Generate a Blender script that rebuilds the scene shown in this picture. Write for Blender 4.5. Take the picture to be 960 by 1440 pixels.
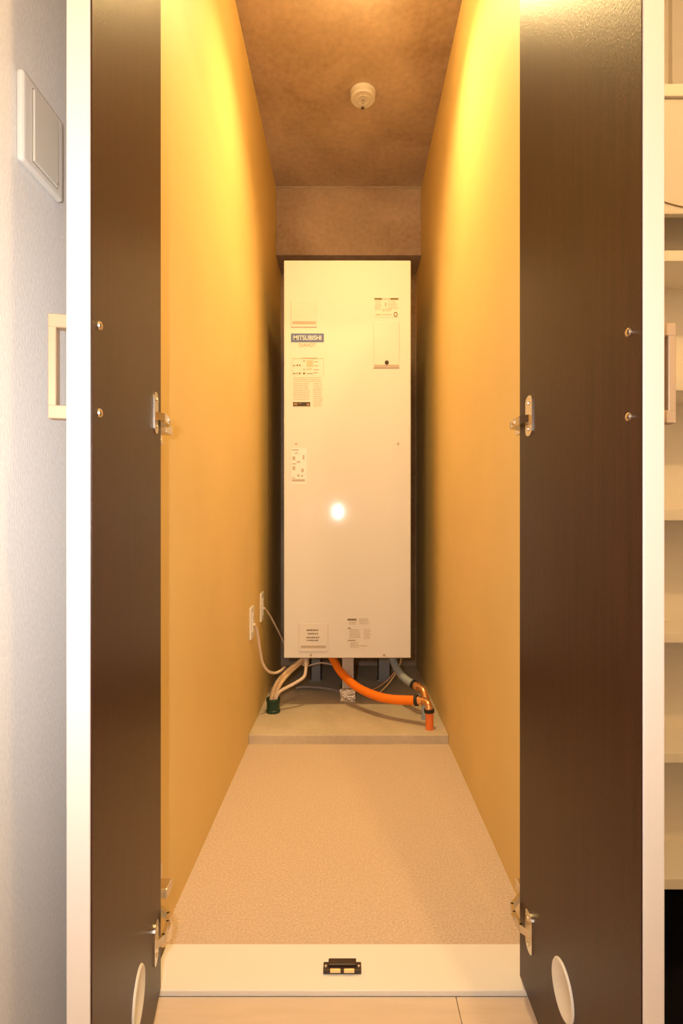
import bpy, bmesh, math, random
from mathutils import Vector, Matrix
random.seed(7)
for o in list(bpy.data.objects): bpy.data.objects.remove(o)
SC = bpy.context.scene
C = SC.collection

# ------------------------------------------------------------------ camera / world / lights / exposure
H = 0.827                 # camera height above the closet carpet
F = 757.0                 # focal length in pixels (frame 960 x 1440)
PX, PY = 490.0, 732.0     # where the level view axis meets the picture
cam_d = bpy.data.cameras.new('camera'); cam = bpy.data.objects.new('camera', cam_d); C.objects.link(cam)
cam_d.sensor_fit = 'VERTICAL'; cam_d.sensor_height = 36.0; cam_d.sensor_width = 24.0
cam_d.lens = F/1440*36.0
cam_d.shift_x = -(PX-480)/1440.0; cam_d.shift_y = (PY-720)/1440.0
cam_d.clip_start = 0.01
cam.location = (0, 0, H); cam.rotation_euler = (math.pi/2, 0, 0)
SC.camera = cam

world = bpy.data.worlds.new('world'); SC.world = world; world.use_nodes = True
world.node_tree.nodes['Background'].inputs[0].default_value = (1.0, 0.85, 0.7, 1)
world.node_tree.nodes['Background'].inputs[1].default_value = 0.02

WARM = (1.0, 0.70, 0.30)     # closet lamp
HALLC = (1.0, 0.62, 0.26)    # hall lamp
CLOSET_W = 12.8           # power of the closet's ceiling downlight
HALL_W = 46.0             # power of the hall's ceiling downlight
FLASH_W = 5.7             # power of the on-camera flash
def add_light(name, kind, loc, rot, power, col, size):
    d = bpy.data.lights.new(name, kind); d.energy = power; d.color = col
    if kind == 'AREA': d.shape = 'DISK'; d.size = size
    else: d.shadow_soft_size = size
    o = bpy.data.objects.new(name, d); C.objects.link(o); o.location = loc; o.rotation_euler = rot
    return o
fl = add_light('camera_flash', 'AREA', (-0.09, -0.01, H+0.075), (math.pi/2, 0, 0), FLASH_W, (1.0, 0.97, 0.95), 0.028)
fl.data.shape = 'RECTANGLE'; fl.data.size = 0.022; fl.data.size_y = 0.075; fl.data.spread = math.radians(150)

vs = SC.view_settings
vs.view_transform = 'Standard'; vs.look = 'None'; vs.exposure = 0.0; vs.gamma = 1.0; vs.use_curve_mapping = False

# ------------------------------------------------------------------ helpers
def P(x, y, Y):
    """world point seen at photograph pixel (x, y) at depth Y"""
    return Vector(((x-PX)*Y/F, Y, H-(y-PY)*Y/F))

MATS = {}
def mat(name, col, rough=0.5, metal=0.0, spec=0.5, bump=None, var=None, coat=0.0, emit=None):
    """bump=(scale, strength, distance[, stretch]); var=(scale, amount[, detail, stretch])"""
    if name in MATS: return MATS[name]
    m = bpy.data.materials.new(name); m.use_nodes = True
    nt = m.node_tree; b = nt.nodes['Principled BSDF']
    b.inputs['Base Color'].default_value = (*col, 1); b.inputs['Roughness'].default_value = rough
    b.inputs['Metallic'].default_value = metal; b.inputs['Specular IOR Level'].default_value = spec
    b.inputs['Coat Weight'].default_value = coat
    tc = None
    def coords(stretch):
        nonlocal tc
        if tc is None: tc = nt.nodes.new('ShaderNodeTexCoord')
        mp = nt.nodes.new('ShaderNodeMapping'); mp.inputs['Scale'].default_value = stretch
        nt.links.new(tc.outputs['Object'], mp.inputs['Vector']); return mp.outputs['Vector']
    if var:
        sc, am = var[0], var[1]; det = var[2] if len(var) > 2 else 4.0; st = var[3] if len(var) > 3 else (1, 1, 1)
        n = nt.nodes.new('ShaderNodeTexNoise'); n.inputs['Scale'].default_value = sc; n.inputs['Detail'].default_value = det
        nt.links.new(coords(st), n.inputs['Vector'])
        r = nt.nodes.new('ShaderNodeValToRGB')
        r.color_ramp.elements[0].position = 0.3; r.color_ramp.elements[1].position = 0.7
        r.color_ramp.elements[0].color = (*[max(0, c*(1-am)) for c in col], 1)
        r.color_ramp.elements[1].color = (*[min(1, c*(1+am)) for c in col], 1)
        nt.links.new(n.outputs['Fac'], r.inputs['Fac']); nt.links.new(r.outputs['Color'], b.inputs['Base Color'])
    if bump:
        st = bump[3] if len(bump) > 3 else (1, 1, 1)
        n = nt.nodes.new('ShaderNodeTexNoise'); n.inputs['Scale'].default_value = bump[0]; n.inputs['Detail'].default_value = 3
        nt.links.new(coords(st), n.inputs['Vector'])
        bp = nt.nodes.new('ShaderNodeBump'); bp.inputs['Strength'].default_value = bump[1]; bp.inputs['Distance'].default_value = bump[2]
        nt.links.new(n.outputs['Fac'], bp.inputs['Height']); nt.links.new(bp.outputs['Normal'], b.inputs['Normal'])
    if emit:
        b.inputs['Emission Color'].default_value = (*emit[0], 1); b.inputs['Emission Strength'].default_value = emit[1]
    MATS[name] = m
    return m

def box(bm, x0, x1, y0, y1, z0, z1, bevel=0.0, seg=2):
    t = bmesh.new()
    bmesh.ops.create_cube(t, size=1.0)
    bmesh.ops.scale(t, vec=(x1-x0, y1-y0, z1-z0), verts=t.verts)
    bmesh.ops.translate(t, vec=((x0+x1)/2, (y0+y1)/2, (z0+z1)/2), verts=t.verts)
    if bevel > 0:
        bmesh.ops.bevel(t, geom=list(t.edges), offset=bevel, segments=seg, affect='EDGES', profile=0.5)
    me = bpy.data.meshes.new('t'); t.to_mesh(me); t.free(); bm.from_mesh(me); bpy.data.meshes.remove(me)
    return bm

def lathe(bm, profile, seg=32, axis='Z', loc=(0, 0, 0)):
    """profile: list of (r, h); revolves about the axis; closed with caps where r == 0"""
    rings = []
    L = Vector(loc)
    def pt(r, a, h):
        u, v = r*math.cos(a), r*math.sin(a)
        return L + (Vector((u, v, h)) if axis == 'Z' else Vector((h, u, v)) if axis == 'X' else Vector((v, h, u)))
    for r, h in profile:
        if r <= 1e-6: rings.append([bm.verts.new(pt(0, 0, h))])
        else: rings.append([bm.verts.new(pt(r, 2*math.pi*k/seg, h)) for k in range(seg)])
    for a, b in zip(rings[:-1], rings[1:]):
        for k in range(seg):
            k2 = (k+1) % seg
            if len(a) == 1 and len(b) == 1: continue
            if len(a) == 1: bm.faces.new((a[0], b[k], b[k2]))
            elif len(b) == 1: bm.faces.new((a[k], a[k2], b[0]))
            else: bm.faces.new((a[k], a[k2], b[k2], b[k]))
    bmesh.ops.recalc_face_normals(bm, faces=bm.faces)
    return bm

def spline(pts, n=8):
    pts = [Vector(p) for p in pts]
    out = []
    for i in range(len(pts)-1):
        p0 = pts[i-1] if i > 0 else pts[i]*2-pts[i+1]
        p1, p2 = pts[i], pts[i+1]
        p3 = pts[i+2] if i+2 < len(pts) else pts[i+1]*2-pts[i]
        for k in range(n):
            t = k/n
            out.append(0.5*((2*p1)+(p2-p0)*t+(2*p0-5*p1+4*p2-p3)*t*t+(3*p1-p0-3*p2+p3)*t**3))
    out.append(pts[-1])
    return out

def tube(bm, pts, r, seg=12, smooth=8, ribs=None):
    path = spline(pts, smooth) if smooth else [Vector(p) for p in pts]
    prev = None; rings = []
    for i, p in enumerate(path):
        t = (path[min(i+1, len(path)-1)]-path[max(i-1, 0)]).normalized()
        if prev is None:
            a = Vector((0, 0, 1)) if abs(t.z) < 0.9 else Vector((1, 0, 0)); u = t.cross(a).normalized()
        else:
            u = (prev-t*prev.dot(t)).normalized()
        prev = u; v = t.cross(u)
        rr = r(i/(len(path)-1)) if callable(r) else r
        rings.append([bm.verts.new(p+(u*math.cos(2*math.pi*k/seg)+v*math.sin(2*math.pi*k/seg))*rr) for k in range(seg)])
    for a, b in zip(rings[:-1], rings[1:]):
        for k in range(seg): bm.faces.new((a[k], a[(k+1) % seg], b[(k+1) % seg], b[k]))
    bm.faces.new(rings[0][::-1]); bm.faces.new(rings[-1])
    bmesh.ops.recalc_face_normals(bm, faces=bm.faces)
    return bm

def obj(name, bm, m, parent=None, smooth=False, label=None):
    me = bpy.data.meshes.new(name)
    if smooth:
        for f in bm.faces: f.smooth = True
        for e in bm.edges:
            if len(e.link_faces) == 2 and e.calc_face_angle(0) > math.radians(40): e.smooth = False
    bm.to_mesh(me); bm.free()
    me.materials.append(m)
    o = bpy.data.objects.new(name, me); C.objects.link(o)
    if parent: o.parent = parent
    if label: o['label'] = label
    return o

def tag(o, label, cat, group=None, kind=None):
    o['label'] = label; o['category'] = cat
    if group: o['group'] = group
    if kind: o['kind'] = kind
    return o

def thing(name, label, cat, loc=(0, 0, 0), rotz=0.0, group=None, kind=None):
    o = bpy.data.objects.new(name, None); C.objects.link(o)
    o.location = loc; o.rotation_euler = (0, 0, rotz); o.empty_display_size = 0.05
    return tag(o, label, cat, group, kind)

def bx(name, dims, m, parent=None, bevel=0.0, label=None, seg=2):
    return obj(name, box(bmesh.new(), *dims, bevel=bevel, seg=seg), m, parent, smooth=False, label=label)

def struct(name, dims, m, label, cat, bevel=0.0):
    return tag(bx(name, dims, m, None, bevel), label, cat, kind='structure')

def text_mesh(name, txt, width, height, m, parent, loc, rot=(math.pi/2, 0, 0), bold=0.0, spacing=1.0):
    cu = bpy.data.curves.new(name, 'FONT'); cu.body = txt; cu.align_x = 'CENTER'; cu.align_y = 'CENTER'
    cu.offset = bold; cu.extrude = 0.0; cu.space_character = spacing
    t = bpy.data.objects.new(name, cu); C.objects.link(t)
    dg = bpy.context.evaluated_depsgraph_get()
    me = bpy.data.meshes.new_from_object(t.evaluated_get(dg))
    bpy.data.objects.remove(t)
    xs = [v.co.x for v in me.vertices]; ys = [v.co.y for v in me.vertices]
    cx, cy = (min(xs)+max(xs))/2, (min(ys)+max(ys))/2
    sx, sy = width/(max(xs)-min(xs)), height/(max(ys)-min(ys))
    for v in me.vertices: v.co = ((v.co.x-cx)*sx, (v.co.y-cy)*sy, 0)
    me.materials.clear(); me.materials.append(m)
    o = bpy.data.objects.new(name, me); C.objects.link(o); o.parent = parent
    o.location = loc; o.rotation_euler = rot
    return o

# ------------------------------------------------------------------ materials
M_board = mat('yellow_board', (0.78, 0.575, 0.235), 0.55, spec=0.25, var=(2.2, 0.05), bump=(60, 0.05, 0.002))
M_white = mat('white_laminate', (0.84, 0.81, 0.77), 0.35)
M_wallpaper = mat('wallpaper', (0.84, 0.825, 0.81), 0.8, spec=0.2, var=(420, 0.05, 2.0, (1, 1, 0.35)), bump=(420, 0.30, 0.0015, (1, 1, 0.35)))
M_dark = mat('dark_laminate', (0.031, 0.0092, 0.0062), 0.40, spec=0.31, var=(90, 0.30, 4.0, (1, 1, 0.05)), bump=(420, 0.32, 0.001, (1, 1, 0.6)))
M_steel = mat('bright_metal', (0.72, 0.66, 0.58), 0.25, metal=1.0)
M_nickel = mat('champagne_metal', (0.50, 0.37, 0.25), 0.45, metal=0.5)
M_heater = mat('heater_enamel', (0.77, 0.75, 0.72), 0.095, spec=0.10)
M_heater_side = mat('heater_side', (0.45, 0.43, 0.40), 0.4)
M_gray = mat('grey_steel', (0.30, 0.30, 0.30), 0.5, metal=0.3)
M_orange = mat('orange_foam', (1.0, 0.235, 0.012), 0.5, spec=0.3)
M_blue = mat('blue_grey_foam', (0.36, 0.42, 0.46), 0.55, spec=0.3)
M_black = mat('black_rubber', (0.015, 0.014, 0.014), 0.5)
M_brass = mat('brass', (0.78, 0.42, 0.20), 0.28, metal=0.9)
M_green = mat('green_plastic', (0.012, 0.048, 0.026), 0.4)
M_cable = mat('beige_cable', (0.72, 0.52, 0.30), 0.5)
M_cable2 = mat('pale_cable', (0.74, 0.60, 0.47), 0.5)
M_plastic = mat('white_plastic', (0.80, 0.77, 0.72), 0.4)
M_shelf = mat('shelf_white', (0.83, 0.77, 0.68), 0.45)
M_catch = mat('brown_plastic', (0.035, 0.014, 0.008), 0.35)
M_ink = mat('black_ink', (0.05, 0.035, 0.02), 0.6)
M_inkfaint = mat('grey_ink', (0.50, 0.43, 0.34), 0.6)
M_inkred = mat('pale_red_ink', (0.80, 0.52, 0.38), 0.6)
M_blueprint = mat('blue_print', (0.12, 0.17, 0.36), 0.5)
M_paper = mat('paper', (0.86, 0.83, 0.82), 0.6)
M_foil = mat('foil', (0.75, 0.72, 0.68), 0.22, metal=1.0, bump=(90, 0.9, 0.01))
M_tile = mat('black_tile', (0.006, 0.005, 0.005), 0.5, spec=0.2)

def concrete(name, c0, c1, scale=3.0):
    m = bpy.data.materials.new(name); m.use_nodes = True; nt = m.node_tree; b = nt.nodes['Principled BSDF']
    b.inputs['Roughness'].default_value = 0.75; b.inputs['Specular IOR Level'].default_value = 0.25
    tc = nt.nodes.new('ShaderNodeTexCoord')
    n1 = nt.nodes.new('ShaderNodeTexNoise'); n1.inputs['Scale'].default_value = scale; n1.inputs['Detail'].default_value = 8; n1.inputs['Distortion'].default_value = 0.6
    n2 = nt.nodes.new('ShaderNodeTexNoise'); n2.inputs['Scale'].default_value = scale*14; n2.inputs['Detail'].default_value = 5
    nt.links.new(tc.outputs['Object'], n1.inputs['Vector']); nt.links.new(tc.outputs['Object'], n2.inputs['Vector'])
    mx = nt.nodes.new('ShaderNodeMix'); mx.data_type = 'FLOAT'; mx.inputs[0].default_value = 0.28
    nt.links.new(n1.outputs['Fac'], mx.inputs[2]); nt.links.new(n2.outputs['Fac'], mx.inputs[3])
    r = nt.nodes.new('ShaderNodeValToRGB'); r.color_ramp.elements[0].position = 0.32; r.color_ramp.elements[1].position = 0.68
    r.color_ramp.elements[0].color = (*c0, 1); r.color_ramp.elements[1].color = (*c1, 1)
    nt.links.new(mx.outputs[0], r.inputs['Fac']); nt.links.new(r.outputs['Color'], b.inputs['Base Color'])
    bp = nt.nodes.new('ShaderNodeBump'); bp.inputs['Strength'].default_value = 0.25; bp.inputs['Distance'].default_value = 0.004
    nt.links.new(n2.outputs['Fac'], bp.inputs['Height']); nt.links.new(bp.outputs['Normal'], b.inputs['Normal'])
    return m
M_conc = concrete('concrete', (0.37, 0.262, 0.175), (0.68, 0.535, 0.395))
M_conc_pale = concrete('pale_concrete', (0.50, 0.42, 0.30), (0.66, 0.56, 0.43), 5.0)

def carpet():
    m = bpy.data.materials.new('carpet_felt'); m.use_nodes = True; nt = m.node_tree; b = nt.nodes['Principled BSDF']
    b.inputs['Roughness'].default_value = 0.95; b.inputs['Specular IOR Level'].default_value = 0.1
    tc = nt.nodes.new('ShaderNodeTexCoord')
    n = nt.nodes.new('ShaderNodeTexNoise'); n.inputs['Scale'].default_value = 210; n.inputs['Detail'].default_value = 4; n.inputs['Roughness'].default_value = 0.7
    nt.links.new(tc.outputs['Object'], n.inputs['Vector'])
    r = nt.nodes.new('ShaderNodeValToRGB'); r.color_ramp.elements[0].position = 0.33; r.color_ramp.elements[1].position = 0.66
    r.color_ramp.elements[0].color = (0.53, 0.41, 0.31, 1); r.color_ramp.elements[1].color = (0.72, 0.58, 0.455, 1)
    nt.links.new(n.outputs['Fac'], r.inputs['Fac']); nt.links.new(r.outputs['Color'], b.inputs['Base Color'])
    bp = nt.nodes.new('ShaderNodeBump'); bp.inputs['Strength'].default_value = 0.5; bp.inputs['Distance'].default_value = 0.003
    nt.links.new(n.outputs['Fac'], bp.inputs['Height']); nt.links.new(bp.outputs['Normal'], b.inputs['Normal'])
    return m
M_carpet = carpet()
M_wood = mat('pale_wood', (0.66, 0.53, 0.42), 0.4, var=(7, 0.05, 6.0, (1.2, 9, 1)))

# ------------------------------------------------------------------ the setting
W2 = 0.37            # half width of the closet
CEIL = 2.525         # concrete ceiling
YF = 0.945           # front of the closet opening
YB = 2.95            # back wall
XL = -0.405          # hall's left wall
struct('wall_closet_left', (-W2-0.03, -W2, 1.0, YB, -0.02, CEIL), M_board, 'yellow board side wall on the left of the closet', 'wall')
struct('wall_closet_right', (W2, W2+0.03, 1.0, YB, -0.02, CEIL), M_board, 'yellow board side wall on the right of the closet', 'wall')
struct('wall_back', (-W2-0.03, W2+0.03, YB, YB+0.05, -0.02, CEIL), M_conc, 'grey concrete back wall behind the water heater', 'wall')
ceil = struct('ceiling', (-W2-0.03, W2+0.03, 1.0, YB+0.05, CEIL, CEIL+0.06), M_conc, 'bare stained concrete ceiling of the closet', 'ceiling')
struct('ceiling_beam', (-W2, W2, 2.74, YB, 2.178, CEIL), M_conc, 'bare concrete beam across the closet above the water heater', 'beam', 0.003)
bm = bmesh.new()                                    # ragged mortar seam where beam meets ceiling
x = -W2
while x < W2-0.01:
    w = random.uniform(0.02, 0.06); h = random.uniform(0.004, 0.013)
    box(bm, x, min(x+w, W2), 2.735, 2.742, CEIL-h, CEIL, 0.0); x += w
obj('mortar_seam', bm, M_conc_pale, ceil)
struct('floor_closet', (-W2, W2, 1.043, 1.99, -0.02, 0.0), M_carpet, 'beige felt carpet floor of the closet', 'carpet')
slab = struct('floor_slab', (-W2, W2, 1.99, YB, -0.02, 0.034), M_conc_pale, 'raised concrete slab under the water heater', 'slab', 0.003)
struct('trim_1', (-0.352, 0.332, 0.939, 1.043, -0.004, 0.007), M_white, 'white threshold board across the closet doorway', 'threshold', 0.0015)

# hall
struct('wall_left', (XL-0.03, XL, -1.3, 1.0, -0.02, 2.40), M_wallpaper, 'white woven-texture wallpaper wall left of the doors', 'wall')
struct('wall_front_left', (XL, -0.352, YF, 1.0, -0.02, 2.40), M_white, 'narrow white jamb left of the closet opening', 'wall')
struct('wall_front_right', (0.332, 0.50, 0.962, 1.0, -0.16, 2.40), M_white, 'narrow white jamb right of the closet opening', 'wall')
struct('wall_header', (-0.352, 0.332, 0.962, 1.0, 2.03, 2.56), M_white, 'white header above the closet opening', 'wall')
struct('wall_niche_side', (0.47, 0.50, 1.0, 1.65, -0.16, 2.40), M_shelf, 'white side of the shelf niche', 'wall')
struct('wall_niche_back', (0.50, 1.15, 1.62, 1.65, -0.16, 2.40), M_shelf, 'cream wall behind and above the shelf unit', 'wall')
struct('wall_right', (1.12, 1.15, -1.3, 1.62, -0.16, 2.40), M_wallpaper, 'white wallpapered wall on the far right of the hall', 'wall')
struct('wall_rear', (XL, 1.12, -1.33, -1.30, -0.16, 2.40), M_wallpaper, 'white wallpapered wall behind the viewer', 'wall')
struct('ceiling_niche', (0.47, 1.15, 1.0, 1.65, 2.40, 2.44), M_wallpaper, 'white ceiling above the shelf niche', 'ceiling')
struct('ceiling_hall', (XL-0.03, 1.15, -1.33, 1.0, 2.40, 2.44), M_wallpaper, 'white ceiling of the hall', 'ceiling')
fl_h = struct('floor', (XL, 0.42, -1.3, 0.944, -0.03, -0.012), mat('subfloor', (0.34, 0.26, 0.19), 0.8), 'pale wood plank floor in front of the doors', 'floor')
for (a, b) in ((XL, 0.1865), (0.1875, 0.42)):
    for (c, d) in ((-1.3, -0.30), (-0.298, 0.9388)):
        bx('plank', (a, b, c, d, -0.012, -0.003), M_wood, fl_h, 0.0008, seg=1)
struct('floor_entry', (0.42, 1.12, -1.3, 1.62, -0.18, -0.16), M_tile, 'black sunken entry floor below the shelves', 'floor')

struct('trim_2', (0.962, 1.12, 1.60, 1.62, -0.16, 2.40), M_shelf, 'flat cream pilaster strip on the niche wall above the shelves', 'trim')

# hall downlight
hl = thing('hall_downlight', 'round white ceiling downlight in the hall', 'ceiling light', (0.48, -0.14, 2.40))
obj('trim_ring', lathe(bmesh.new(), [(0.045, -0.001), (0.047, -0.012), (0.062, -0.010), (0.066, 0.0), (0.045, 0.0)], 40), M_white, hl, True)
obj('lamp_disc', lathe(bmesh.new(), [(0.0, -0.002), (0.044, -0.002), (0.044, 0.0), (0.0, 0.0)], 32),
    mat('lamp_glow', (0.9, 0.8, 0.6), 0.5, emit=((1.0, 0.7, 0.35), 6.0)), hl)
li = add_light('hall_downlight_light', 'POINT', (0.48, -0.14, 2.36), (0, 0, 0), HALL_W, HALLC, 0.03)

# ------------------------------------------------------------------ doors
def make_door(name, label, sgn, loc, rz):
    """sgn=+1: right-hand door (inner face looks to -x), -1: left-hand door"""
    DW, DT, Z0, Z1 = 0.40, 0.024, 0.015, 2.02
    root = thing(name, label, 'door', loc, rz, kind='structure')
    def sx(a, b): return (a, b) if sgn > 0 else (-b, -a)
    x0, x1 = sx(0.0015, DT)
    bx('door_leaf', (x0, x1, -DW, 0.0, Z0, Z1), mat('door_white', (0.66, 0.61, 0.58), 0.4), root, 0.0015, 'white laminated door leaf edge and outer face')
    x0, x1 = sx(0.0, 0.0018)
    bx('inner_laminate', (x0, x1, -DW+0.0015, -0.0005, Z0+0.001, Z1-0.001), M_dark, root, 0.0, 'dark brown wood-grain inner face')
    # concealed hinges
    for zc in (0.135, 1.003, 1.95):
        bm = bmesh.new()
        t = bmesh.new()
        lo, hi = -0.070, -0.038
        n = 10; ring = []
        for k in range(n+1): ring.append((lo+0.004+0.004*0+ (hi-lo-0.008)/2+((hi-lo)/2)*math.cos(math.pi*k/n), zc+0.024+0.010*math.sin(math.pi*k/n)))
        for k in range(n+1): ring.append((lo+0.004+(hi-lo-0.008)/2-((hi-lo)/2)*math.cos(math.pi*k/n), zc-0.024-0.010*math.sin(math.pi*k/n)))
        a = [bm.verts.new((0.0, y, z)) for y, z in ring]; b = [bm.verts.new((-sgn*0.0025, y, z)) for y, z in ring]
        bm.faces.new(a); bm.faces.new(b[::-1])
        for k in range(len(ring)): bm.faces.new((a[k], a[(k+1) % len(ring)], b[(k+1) % len(ring)], b[k]))
        bmesh.ops.recalc_face_normals(bm, faces=bm.faces)
        hinge = obj('hinge', bm, M_steel, root, False, 'metal cup hinge')
        bm = bmesh.new()
        pts = [(-sgn*0.001, -0.052, zc-0.004), (-sgn*0.011, -0.040, zc-0.004), (-sgn*0.013, -0.010, zc-0.004), (-sgn*0.011, 0.010, zc-0.004), (sgn*0.012, 0.036, zc-0.004)]
        for p, q in zip(pts[:-1], pts[1:]):
            p, q = Vector(p), Vector(q); d = (q-p); L = d.length
            t = bmesh.new(); bmesh.ops.create_cube(t, size=1.0)
            bmesh.ops.scale(t, vec=(0.0055, L+0.003, 0.013), verts=t.verts)
            bmesh.ops.transform(t, matrix=Matrix.Translation((p+q)/2) @ Matrix.Rotation(math.atan2(-d.x, d.y), 4, 'Z'), verts=t.verts)
            me = bpy.data.meshes.new('t'); t.to_mesh(me); t.free(); bm.from_mesh(me); bpy.data.meshes.remove(me)
        obj('hinge_arm', bm, M_steel, hinge)
        obj('adjusting_screw', lathe(bmesh.new(), [(0, -0.004), (0.004, -0.004), (0.005, 0), (0.005, 0.006), (0, 0.006)], 14, 'Y', (-sgn*0.013, -0.014, zc-0.004)), M_steel, hinge, True)
        for dz in (-0.022, 0.022):
            obj('screw', lathe(bmesh.new(), [(0.0036, 0.0), (0.003, -sgn*0.0016), (0, -sgn*0.002)], 12, 'X', (-sgn*0.0025, -0.052, zc+dz)), M_steel, hinge, True)
    # handle on the outer face: bent flat bar
    zc = 0.986; hh = 0.054; yb = -DW+0.026; bwid = 0.006; th = 0.008; tz = 0.014; out = DT+0.024
    bm = bmesh.new()
    x0, x1 = sx(DT, out)
    box(bm, x0, x1, yb-bwid, yb+bwid, zc+hh-tz, zc+hh, 0.0008, 1)
    box(bm, x0, x1, yb-bwid, yb+bwid, zc-hh, zc-hh+tz, 0.0008, 1)
    x0, x1 = sx(out-th, out)
    box(bm, x0, x1, yb-bwid, yb+bwid, zc-hh+tz-0.001, zc+hh-tz+0.001, 0.0008, 1)
    obj('handle', bm, M_nickel, root, False, 'square flat-bar champagne metal pull handle')
    for dz in (-1, 1):
        obj('handle_screw', lathe(bmesh.new(), [(0.0050, 0.0), (0.0046, -sgn*0.0018), (0.003, -sgn*0.0030), (0, -sgn*0.0034)], 16, 'X', (0, yb, zc+dz*(hh-tz/2-0.001))), M_steel, root, True)
    # round white vent cap near the bottom of the leaf
    yv = -0.195 if sgn > 0 else -0.185; zv = 0.160
    cap = obj('vent_cap', lathe(bmesh.new(), [(0.0, -sgn*0.0012), (0.030, -sgn*0.0012), (0.0325, -sgn*0.0030), (0.036, -sgn*0.0030), (0.0378, -sgn*0.0012), (0.0378, 0.0), (0.0, 0.0)], 40, 'X', (0, yv, zv)), M_plastic, root, True, 'round white vent cap')
    return root
make_door('door_1', 'narrow door leaf on the left, dark brown inside, swung open towards viewer', -1, (-0.326, 0.935, 0), math.asin(0.17))
make_door('door_2', 'narrow door leaf on the right, dark brown inside, beside the white shelves', 1, (0.305, 0.960, 0), 0.0)
# hinge bases on the closet walls
for s, nm in ((-1, 'left'), (1, 'right')):
    for zc in (0.131, 0.999, 1.946):
        r = thing('hinge_mounting_plate', 'small metal hinge base on the %s yellow wall, %s' % (nm, 'near the floor' if zc < 0.5 else 'at mid height' if zc < 1.5 else 'near the top'), 'hinge base', (s*W2, 1.025, zc))
        x0, x1 = (-0.002, 0) if s > 0 else (0, 0.002)
        bx('base_plate', (x0, x1, -0.018, 0.040, -0.022, 0.022), M_steel, r, 0.0008)
        x0, x1 = (-0.050, -0.002) if s > 0 else (0.002, 0.032)
        bx('clip_block', (x0, x1, -0.022, 0.010, -0.009, 0.009), M_steel, r, 0.002)
        for dz in (-0.016, 0.016):
            obj('screw', lathe(bmesh.new(), [(0.004, 0.0), (0.003, -s*0.002), (0, -s*0.0024)], 12, 'X', (-s*0.002, 0.028, dz)), M_steel, r, True)

# ------------------------------------------------------------------ closet ceiling lamp and smoke detector
lamp = thing('ceiling_downlight', 'small round ceiling lamp shining down in the closet', 'ceiling light', (0.045, 1.60, CEIL))
obj('lamp_can', lathe(bmesh.new(), [(0.0, 0.0), (0.062, 0.0), (0.062, -0.060), (0.059, -0.062), (0.056, -0.060), (0.056, -0.018), (0.0, -0.018)], 40), mat('opal_glow', (0.85, 0.8, 0.7), 0.4, emit=((1.0, 0.66, 0.26), 34.0)), lamp, True)
obj('lamp_disc', lathe(bmesh.new(), [(0.0, -0.0185), (0.05, -0.0185), (0.05, -0.024), (0.0, -0.026)], 32), mat('lamp_glow', (0.9, 0.8, 0.6)), lamp)
add_light('ceiling_downlight_light', 'AREA', (0.045, 1.60, CEIL-0.032), (0, 0, 0), CLOSET_W, WARM, 0.09).data.spread = math.radians(132)

sd = thing('smoke_detector', 'round cream smoke detector on the concrete ceiling', 'smoke detector', (0.057, 2.135, CEIL))
obj('body', lathe(bmesh.new(), [(0.0, 0.0), (0.050, 0.0), (0.051, -0.005), (0.048, -0.008), (0.0485, -0.026), (0.045, -0.030), (0.0, -0.031)], 40), M_plastic, sd, True)
obj('sounder_ring', lathe(bmesh.new(), [(0.020, -0.0305), (0.022, -0.0325), (0.026, -0.0325), (0.028, -0.0305)], 32), M_plastic, sd, True)
for k, (dx, dy) in enumerate(((-0.004, 0.0), (0.004, 0.0), (0.0, -0.024), (0.0, 0.018))):
    obj('vent_slot', box(bmesh.new(), dx-0.0015, dx+0.0015, dy-0.005, dy+0.005, -0.0318, -0.0305), M_gray, sd)
obj('test_tab', box(bmesh.new(), -0.006, 0.006, 0.034, 0.046, -0.033, -0.029, 0.001), mat('dark_tab', (0.10, 0.07, 0.04), 0.5), sd)

# ------------------------------------------------------------------ water heater
YH = 2.26; KH = F/YH
def hx(x): return (x-PX)/KH
def hz(y): return H+(PY-y)/KH
heat = thing('water_heater', 'tall white cabinet water heater with stickers at the back of the closet', 'water heater', (0, 0, 0.034))
def hb(name, dims, m, parent=heat, bevel=0.0, label=None):
    d = list(dims); d[4] -= 0.034; d[5] -= 0.034
    return bx(name, d, m, parent, bevel, label)
def hp(name, x0, x1, y0, y1, m, front=0.0, depth=0.004, parent=heat, bevel=0.0, label=None):
    """flat piece on the heater front between photograph pixels; front = how far it stands proud"""
    return hb(name, (hx(x0), hx(x1), YH-front, YH-front+depth, hz(y1), hz(y0)), m, parent, bevel, label)
hb('tank_cabinet', (hx(399)+0.004, hx(577.5)-0.004, YH+0.012, 2.80, hz(925)+0.004, hz(366)-0.004), M_heater_side, bevel=0.004)
hb('front_panel', (hx(399), hx(577.5), YH, YH+0.018, hz(925.5), hz(366)), M_heater, bevel=0.004, label='white enamelled front panel')
M_cover = mat('cover_enamel', (0.76, 0.73, 0.69), 0.3)
M_groove = mat('cover_recess', (0.50, 0.42, 0.34), 0.6)
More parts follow.
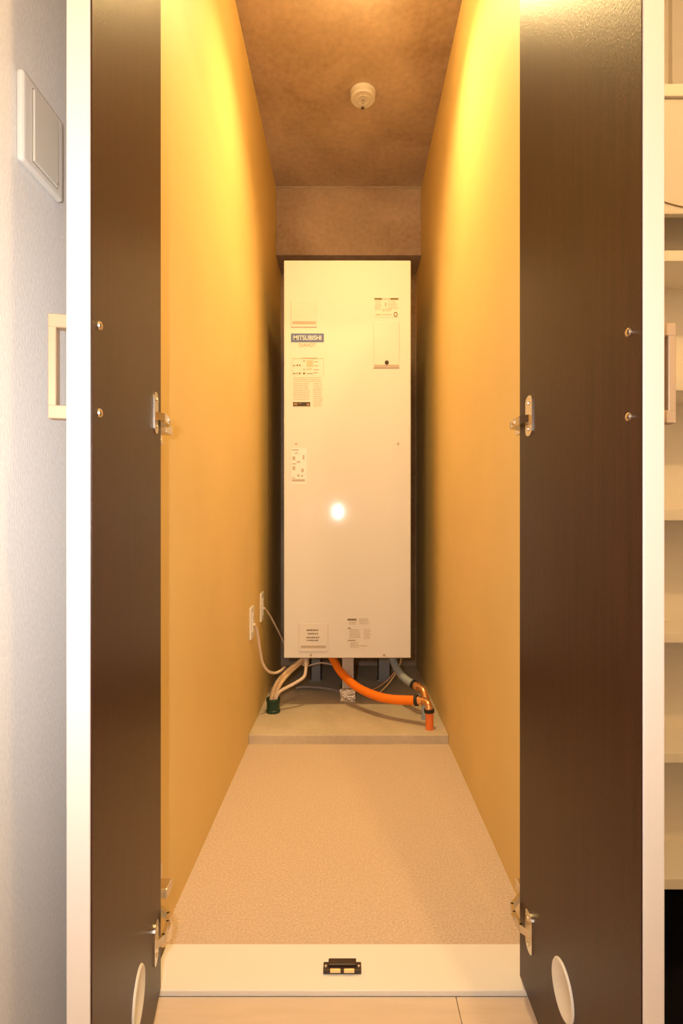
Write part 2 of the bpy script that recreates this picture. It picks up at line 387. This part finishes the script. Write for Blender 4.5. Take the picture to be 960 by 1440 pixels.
def cover(x0, x1, y0, y1, strip, label):
    c = hp('access_cover', x0, x1, y0, y1, M_cover, 0.0035, 0.006, bevel=0.0012, label=label)
    bm = bmesh.new(); yb = YH-0.0042
    sx0, sx1, sy0, sy1 = strip
    box(bm, hx(sx0), hx(sx1), yb, yb+0.001, hz(sy1)-0.034, hz(sy0)-0.034)
    obj('finger_recess', bm, M_groove, c)
    bm = bmesh.new()
    for (a, b, cc, d) in ((x0, x1, y0-0.35, y0+0.05), (x0, x1, y1-0.1, y1+0.3), (x0-0.25, x0+0.1, y0, y1), (x1-0.1, x1+0.25, y0, y1)):
        box(bm, hx(a), hx(b), YH-0.0008, YH+0.002, hz(d)-0.034, hz(cc)-0.034)
    obj('seam', bm, mat('seam', (0.55, 0.48, 0.38), 0.6), c)
    return c
cover(409, 445, 424, 460, (411, 444, 452.3, 456.3), 'small square access cover with a finger recess')
c2 = cover(525, 561.3, 453.5, 517.5, (526, 560.5, 513.2, 516.8), 'tall control cover with a dark knob')
obj('knob', lathe(bmesh.new(), [(0.0085, 0.0), (0.008, -0.004), (0.006, -0.006), (0, -0.0064)], 20, 'Y', (hx(543.5), YH-0.0035, hz(510)-0.034)), M_ink, c2, True)
c3 = cover(420, 461, 876, 916, (423, 458, 907.5, 911), 'square lower access cover with a printed notice')

def prints(name, parent, m, bars, front=0.0012):
    bm = bmesh.new()
    for (x0, x1, y0, y1) in bars:
        box(bm, hx(x0), hx(x1), YH-front, YH-front+0.0006, hz(y1)-0.034, hz(y0)-0.034)
    o = obj(name, bm, m, parent)
    if len(bars) > 1: o['kind'] = 'stuff'
    return o
def lines(x0, x1, y0, y1, pitch, h, fill=0.75, gap=0.4):
    out = []; y = y0
    while y+h <= y1:
        x = x0+random.uniform(0, 1.0)
        end = x1-random.uniform(0, (x1-x0)*(1-fill))
        while x < end-0.6:
            w = random.uniform(1.2, 4.5); out.append((x, min(x+w, end), y, y+h)); x += w+random.uniform(0.3, 0.9)
        y += pitch
    return out
# brand plate
bp = hp('brand_plate', 409, 455.3, 469, 481.3, M_blueprint, 0.0010, 0.0018, label='blue name plate with white lettering')
text_mesh('lettering', 'MITSUBISHI', (451.3-412.5)/KH, (478.4-471.9)/KH, M_paper, bp, (hx(432.1), YH-0.0016, hz(475.1)-0.034), bold=0.012)
text_mesh('lettering', 'DIAHOT', (443.5-420)/KH, (488-482.8)/KH, mat('tan_ink', (0.42, 0.30, 0.14), 0.6), heat, (hx(432), YH-0.0008, hz(485.4)-0.034))
# instruction sticker below the name plate
st = hp('instruction_sticker', 410.5, 455.5, 502, 573, mat('clear_film', (0.76, 0.73, 0.69), 0.35), 0.0006, 0.0012, label='instruction sticker with a dark bar')
prints('fine_print', st, M_inkfaint, lines(412, 454, 531, 538, 2.4, 0.8, 0.9)+lines(412, 436, 539, 564, 2.5, 0.9, 0.9)+lines(440, 454, 539, 572, 2.6, 0.9, 0.8)
       + [(411, 455, 504, 504.5), (454.6, 455, 504, 528), (411, 411.4, 504, 528)])
prints('red_print', st, M_inkred, [(431, 440, 506.5, 516), (424, 446, 502.8, 504.4), (441, 447, 513.5, 515.5), (431, 438, 518, 520)])
prints('symbols', st, mat('mid_ink', (0.22, 0.16, 0.08), 0.6), [(412, 415, 513.5, 514.8), (417, 419, 512.5, 515), (420.5, 422.5, 512.7, 515), (412, 415.5, 524.6, 526), (417, 418.5, 524.3, 526.2), (420, 422.5, 524, 526.4), (426, 428.8, 523.8, 526.6), (426.5, 428.5, 507, 508.5), (426.5, 428.5, 519, 520.3), (431, 440, 525, 525.8), (441, 446, 524, 524.8), (441, 447, 508.5, 509.2), (441, 448, 519.6, 520.3)])
dk = prints('dark_bar', st, M_ink, [(411.8, 436, 565.5, 571.5)])
prints('bar_print', dk, mat('bar_text', (0.35, 0.20, 0.08), 0.6), [(413, 418, 567, 570), (431, 435, 567.5, 570.5), (420, 423, 567, 568)], 0.0017)
# white paper sticker on the left
st = hp('paper_sticker', 409.5, 431, 630, 681, M_paper, 0.0006, 0.0012, label='narrow white paper sticker')
prints('fine_print', st, M_inkfaint, [(410, 420, 632, 633.6), (414, 419.5, 636.5, 638), (411, 415, 642, 647), (417, 422, 648.5, 650.5), (410.5, 416.5, 651.5, 653), (411, 415, 656, 661), (423.5, 427, 659, 664), (425.5, 428, 640, 646), (418, 421, 667, 670.5), (423.5, 426, 668, 670.5), (410.5, 414.5, 671.5, 673), (410.3, 428.5, 674, 677)])
# printed notice at the upper right
st = hp('notice_print', 526, 560.5, 418.5, 446.5, mat('clear_film', (0.76, 0.73, 0.69)), 0.0006, 0.0012, label='printed notice above the control cover')
prints('heading_bar', st, mat('olive_ink', (0.16, 0.11, 0.03), 0.6), [(526.3, 537, 419.3, 421.6), (548.5, 560, 419.3, 421.6)])
prints('fine_print', st, M_inkfaint, [(538, 548, 419.8, 421.2), (541, 543, 425.5, 431)]+lines(527, 537, 423, 437, 2.4, 0.8)+lines(545, 560, 423.5, 434, 2.4, 0.7)+lines(537, 552, 434.5, 437.5, 2, 0.9)+[(528, 535, 441.8, 443.4), (537, 550, 442.1, 443)])
bm = bmesh.new()
lathe(bm, [(0.0050, 0.0), (0.0050, -0.0008), (0.0085, -0.0008), (0.0085, 0.0)], 24, 'Y', (hx(556), YH-0.0006, hz(442.3)-0.034))
for v in bm.verts: v.co.z = hz(442.3)-0.034+(v.co.z-(hz(442.3)-0.034))*1.25
obj('round_mark', bm, mat('mid_ink', (0.22, 0.16, 0.08)), st)
# lower prints
prints('notice_text', c3, mat('mid_ink', (0.22, 0.16, 0.08)), lines(431, 449, 885, 888, 3, 1.8, 0.95)+lines(432, 447, 890, 893, 3, 1.7, 0.95)+lines(430, 450, 895.5, 898, 3, 1.5, 0.95)+lines(431, 449, 899.5, 901.5, 3, 1.3, 0.95), 0.0045)
st = hp('warning_print', 487.5, 522, 868.5, 912, mat('clear_film', (0.76, 0.73, 0.69)), 0.0006, 0.0012, label='printed warning list at the foot of the panel')
prints('headings', st, mat('mid_ink', (0.22, 0.16, 0.08)), [(488.5, 501, 870, 872.6), (489, 493, 882.6, 884), (488.8, 499.5, 900, 901)])
prints('fine_print', st, M_inkfaint, lines(504, 519, 870, 879, 2.2, 0.8, 0.9)+lines(490, 502, 874.5, 879.5, 2.3, 0.9)+lines(491, 507, 885, 898, 2.2, 0.9, 0.85)+lines(511, 521, 885, 898, 2.4, 0.9, 0.6)+lines(492, 504, 903, 911, 2.2, 0.9, 0.85)+[(505, 516, 907.5, 908.4)])
for (sx_, sy_) in ((416.5, 624), (559.5, 624), (437, 921), (540, 921)):
    obj('panel_screw', lathe(bmesh.new(), [(0.0052, 0.0), (0.0048, -0.0016), (0, -0.0026)], 14, 'Y', (hx(sx_), YH, hz(sy_)-0.034)), mat('screw_metal', (0.5, 0.42, 0.30), 0.4, metal=0.8), heat, True)
# legs
def leg(xc, yc, w, m, label=None):
    l = bmesh.new()
    box(l, xc-w/2, xc+w/2, yc, yc+0.004, 0.0, hz(925)-0.030)                       # channel web
    box(l, xc-w/2, xc-w/2+0.004, yc, yc+0.05, 0.0, hz(925)-0.030)
    box(l, xc+w/2-0.004, xc+w/2, yc, yc+0.05, 0.0, hz(925)-0.030)
    box(l, xc-w/2-0.004, xc+w/2+0.004, yc-0.004, yc+0.056, 0.0, 0.006)
    return obj('leg', l, m, heat, False, label)
fl_leg = leg(P(489, 0, 2.345).x, 2.345, 0.058, mat('leg_enamel', (0.50, 0.44, 0.38), 0.45), 'front leg')
bm = bmesh.new(); xc = P(489, 0, 2.345).x
# crumpled foil around the foot
box(bm, xc-0.034, xc+0.033, 2.338, 2.400, 0.002, 0.062, 0.004, 2)
bmesh.ops.subdivide_edges(bm, edges=list(bm.edges), cuts=3, use_grid_fill=True)
for v in bm.verts: v.co += Vector((random.uniform(-1, 1), random.uniform(-1, 1), random.uniform(-0.5, 0.5)))*0.0028
for v in bm.verts: v.co.z = max(v.co.z, 0.001)
obj('foil_wrap', bm, M_foil, fl_leg, False, 'crumpled silver foil around the foot')
leg(P(444, 0, 2.66).x, 2.66, 0.052, M_gray); leg(P(540, 0, 2.66).x, 2.66, 0.062, M_gray)
# pipe stubs under the tank that the hoses plug into
hb('tank_bottom', (hx(405), hx(571), YH+0.06, 2.78, hz(925)-0.012, hz(925)+0.006), M_gray)

# ------------------------------------------------------------------ pipes, cables
def chain(root, name, pts, r, m, label=None, parent=None, seg=14, smooth=8):
    L = Vector(root.location)
    return obj(name, tube(bmesh.new(), [Vector(p)-L for p in pts], r, seg, smooth), m, parent or root, True, label)
ZS = 0.034
# hot water pipe
hot = thing('hot_water_pipe', 'orange insulated hose with brass elbow running to an orange floor stub', 'pipe', (0.307, 2.045, ZS))
chain(hot, 'insulated_hose', [P(464, 918.5, 2.40), P(470, 930, 2.38), P(480, 946, 2.34), P(499, 964, 2.27), P(522, 976, 2.20), P(548, 983, 2.14), P(584, 985, 2.09)], 0.0178, M_orange)
chain(hot, 'clamp', [P(583, 985, 2.09), P(587.5, 985, 2.085)], 0.021, M_black, smooth=0)
chain(hot, 'brass_elbow', [P(586, 985, 2.085), P(594, 985.5, 2.075), P(600, 988, 2.06), P(602.5, 993, 2.048), P(603, 999, 2.045)], lambda t: 0.0135 if 0.15 < t < 0.85 else 0.0165, M_brass)
chain(hot, 'nut', [P(590, 985.3, 2.08), P(593, 985.5, 2.077)], 0.018, M_brass, seg=6, smooth=0)
chain(hot, 'clamp', [P(603, 996.5, 2.045), P(603.3, 1001.5, 2.045)], 0.0195, M_black, smooth=0)
chain(hot, 'floor_stub', [P(603.5, 1000, 2.045), Vector((0.307, 2.045, ZS))], 0.0150, mat('orange_stub', (0.88, 0.20, 0.035), 0.5), smooth=0)
# cold water pipe
cold = thing('cold_water_pipe', 'blue-grey insulated hose with brass elbow beside the right yellow wall', 'pipe', (0.305, 2.15, ZS))
chain(cold, 'insulated_hose', [P(550, 918.5, 2.40), P(553, 930, 2.38), P(560, 944, 2.33), P(570, 955, 2.27), P(581.5, 962.5, 2.22)], 0.0165, M_blue)
chain(cold, 'clamp', [P(580.5, 962, 2.222), P(584, 964, 2.21)], 0.019, M_black, smooth=0)
chain(cold, 'brass_elbow', [P(583, 963.5, 2.212), P(589, 966, 2.19), P(594, 970, 2.17), P(597, 977, 2.155), P(598, 985, 2.15)], lambda t: 0.0145 if 0.15 < t < 0.8 else 0.017, M_brass)
chain(cold, 'nut', [P(586, 964.6, 2.20), P(589, 966, 2.19)], 0.019, M_brass, seg=6, smooth=0)
chain(cold, 'floor_stub', [P(598, 984, 2.15), Vector((0.305, 2.15, ZS))], 0.0145, M_blue, smooth=0)

# green conduit stub with cables
gc = Vector((P(384, 0, 2.23).x, 2.23, ZS))
con = thing('conduit_stub', 'dark green plastic conduit stub on the slab by the left wall', 'conduit', gc)
obj('sleeve', lathe(bmesh.new(), [(0.0, 0.0), (0.029, 0.0), (0.029, 0.010), (0.0265, 0.012), (0.0265, 0.044), (0.029, 0.046), (0.029, 0.058), (0.024, 0.058), (0.022, 0.020), (0.0, 0.018)], 28), M_green, con, True)
def cable(name, label, pts, r, m, cat='cable', group=None, seg=10):
    L = Vector(pts[0]); o = obj(name, tube(bmesh.new(), [Vector(p)-L for p in pts], r, seg), m, None, True); o.location = L
    return tag(o, label, cat, group)
cable('power_cable', 'thick tan power cable rising from the green conduit, leftmost of the bundle', [gc+Vector((-0.010, 0, 0.022)), P(382, 980, 2.23), P(389, 961, 2.25), P(402, 945, 2.29), P(422, 929, 2.33), P(427, 921, 2.335)], 0.0085, M_cable)
cable('power_cable', 'thick tan power cable rising from the green conduit, middle of the bundle', [gc+Vector((0.003, 0.008, 0.022)), P(386, 980, 2.238), P(394, 962, 2.258), P(407, 946, 2.298), P(425, 929, 2.35), P(430, 921, 2.36)], 0.0085, M_cable)
cable('power_cable', 'pale pinkish cable bending sharply between green conduit and heater underside', [gc+Vector((0.013, -0.006, 0.022)), P(388.5, 981, 2.225), P(394, 972, 2.23), P(412, 962, 2.25), P(426, 953, 2.27), P(429.5, 944, 2.28), P(430, 930, 2.29), P(430.5, 922.5, 2.32)], 0.0068, M_cable2)
obj_g = cable('cable_gland', 'pale plastic cable gland under the heater panel', [P(430.5, 923, 2.325), P(430, 934, 2.30)], 0.012, M_cable2, 'cable gland')
cable('thin_wire', 'thin pale wire looping from the cable gland behind the orange hose', [P(424, 934, 2.40), P(431, 937, 2.40), P(440, 934, 2.40), P(452, 932, 2.40), P(464, 934, 2.41), P(473, 939, 2.42), P(480, 945, 2.43)], 0.0028, M_cable2, 'wire')
cable('drain_tube', 'grey plastic tube lying on the slab behind the foil foot', [P(416, 967, 2.53), P(430, 966, 2.53), P(450, 967, 2.52), P(468, 970, 2.50), P(484, 974, 2.47)], 0.0075, mat('grey_tube', (0.36, 0.30, 0.28), 0.45), 'tube')
cable('copper_wire', 'upper thin copper wire behind the orange hose', [P(556, 944, 2.40), P(545, 956, 2.40), P(532, 966, 2.42), P(519, 971, 2.45)], 0.0026, mat('copper', (0.70, 0.38, 0.22), 0.4), 'wire')
cable('copper_wire', 'yellowish thin wire dropping from the blue hose to the orange hose', [P(564, 918, 2.40), P(563, 930, 2.40), P(558, 944, 2.37), P(547, 960, 2.36), P(537, 971, 2.37), P(526, 982, 2.40)], 0.0026, mat('yellow_wire', (0.80, 0.55, 0.25), 0.4), 'wire')

# outlets on the left wall
def outlet(label, Y, zc, cordlab, cpts, r):
    o = thing('wall_outlet', label, 'outlet', (-W2, Y, zc), group=None)
    bx('cover_plate', (0.0, 0.007, -0.035, 0.035, -0.060, 0.060), M_plastic, o, 0.002)
    bx('socket_face', (0.007, 0.010, -0.013, 0.013, -0.036, 0.036), M_white, o, 0.001)
    for dz in (-0.02, 0.02):
        for dy in (-0.005, 0.005): bx('slot', (0.0100, 0.0102, dy-0.001, dy+0.001, dz-0.004, dz+0.004), M_ink, o)
    c = cable('outlet_cord', cordlab, [Vector((-W2+0.012, Y, zc-0.006))]+cpts, r, M_cable2, 'cord')
    return o
outlet('white wall outlet on left yellow wall, nearer the viewer', 2.04, 0.827-(875.5-PY)/371.0, 'thick pale cord hanging from the nearer outlet and curling up at its end',
       [P(361, 886, 2.07), P(365, 912, 2.10), P(369, 932, 2.13), P(376, 943, 2.16), P(385, 946.5, 2.20), P(394, 943.5, 2.24), P(400, 938, 2.30)], 0.0055)
outlet('white wall outlet on left yellow wall, beside the water heater', 2.28, 0.827-(853-PY)/332.0, 'thin pale cord from the farther outlet passing behind the heater',
       [P(375, 859, 2.31), P(382, 870, 2.36), P(391, 887, 2.42), P(399, 903, 2.47), P(408, 916, 2.52)], 0.0040)

# ------------------------------------------------------------------ small things
dc = thing('door_catch', 'small dark brown double door catch on the white threshold', 'door catch', (-0.0115, 0.985, 0.007))
bx('base', (-0.0345, 0.0345, -0.0125, 0.006, 0.0, 0.008), M_catch, dc, 0.001)
bx('housing', (-0.0255, 0.0255, -0.006, 0.009, 0.0, 0.0125), M_catch, dc, 0.0015)
for s in (-1, 1):
    bx('contact_plate', (s*0.0125-0.0095, s*0.0125+0.0095, -0.0140, -0.0100, 0.0035, 0.0095), mat('brass_plate', (0.85, 0.62, 0.32), 0.25, metal=0.8), dc, 0.0006)
    obj('screw', lathe(bmesh.new(), [(0.0028, 0.0), (0.0022, 0.0012), (0, 0.0014)], 12, 'Z', (s*0.030, -0.004, 0.008)), M_steel, dc, True)

sw = thing('wall_switch', 'white wide rocker switch on the left wallpapered wall', 'switch', (XL, 0.700, 1.322))
bx('cover_plate', (0.0, 0.010, -0.046, 0.046, -0.056, 0.056), M_plastic, sw, 0.0045, seg=3)
bx('rocker', (0.006, 0.0125, -0.0265, 0.029, -0.045, 0.045), mat('rocker_plastic', (0.74, 0.70, 0.62), 0.35), sw, 0.0012)
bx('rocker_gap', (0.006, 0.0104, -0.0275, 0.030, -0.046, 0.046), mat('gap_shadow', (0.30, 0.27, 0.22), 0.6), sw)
bx('indicator', (0.0125, 0.0128, 0.024, 0.028, -0.043, -0.039), M_inkfaint, sw)

su = thing('shelf_unit', 'white shallow shelf unit in a niche behind the right door', 'shelf', (0.50, 1.05, 0.0))
KS = F/1.05
def sz(y): return H+(PY-y)/KS
bx('back_panel', (0.0, 0.62, 0.125, 0.135, sz(1251), sz(120)), M_shelf, su)
bx('side_panel', (0.0, 0.018, 0.0, 0.125, sz(1251), sz(120)), M_shelf, su)
bx('side_panel', (0.602, 0.62, 0.0, 0.125, sz(1251), sz(120)), M_shelf, su)
for (a, b) in ((120, 137), (352, 367), (532, 549), (716, 732), (890, 904), (1059, 1073), (1236, 1251)):
    bx('shelf_board', (0.018, 0.602, 0.0 if a != 120 else -0.004, 0.125, sz(b), sz(a)), M_shelf, su, 0.001)

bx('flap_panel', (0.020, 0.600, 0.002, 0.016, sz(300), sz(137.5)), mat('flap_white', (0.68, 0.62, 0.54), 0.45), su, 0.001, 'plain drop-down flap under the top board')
cable('hanging_cord', 'thin dark cord lying across the flap panel of the shelf unit', [P(900, 268, 1.0505), P(915, 277, 1.0505), P(936, 284.5, 1.0505), P(950, 288.5, 1.0505), P(968, 292, 1.0505), P(1000, 294, 1.0505), P(1040, 293, 1.0505)], 0.0009, mat('cord_brown', (0.30, 0.19, 0.09), 0.6), 'cord', seg=6)
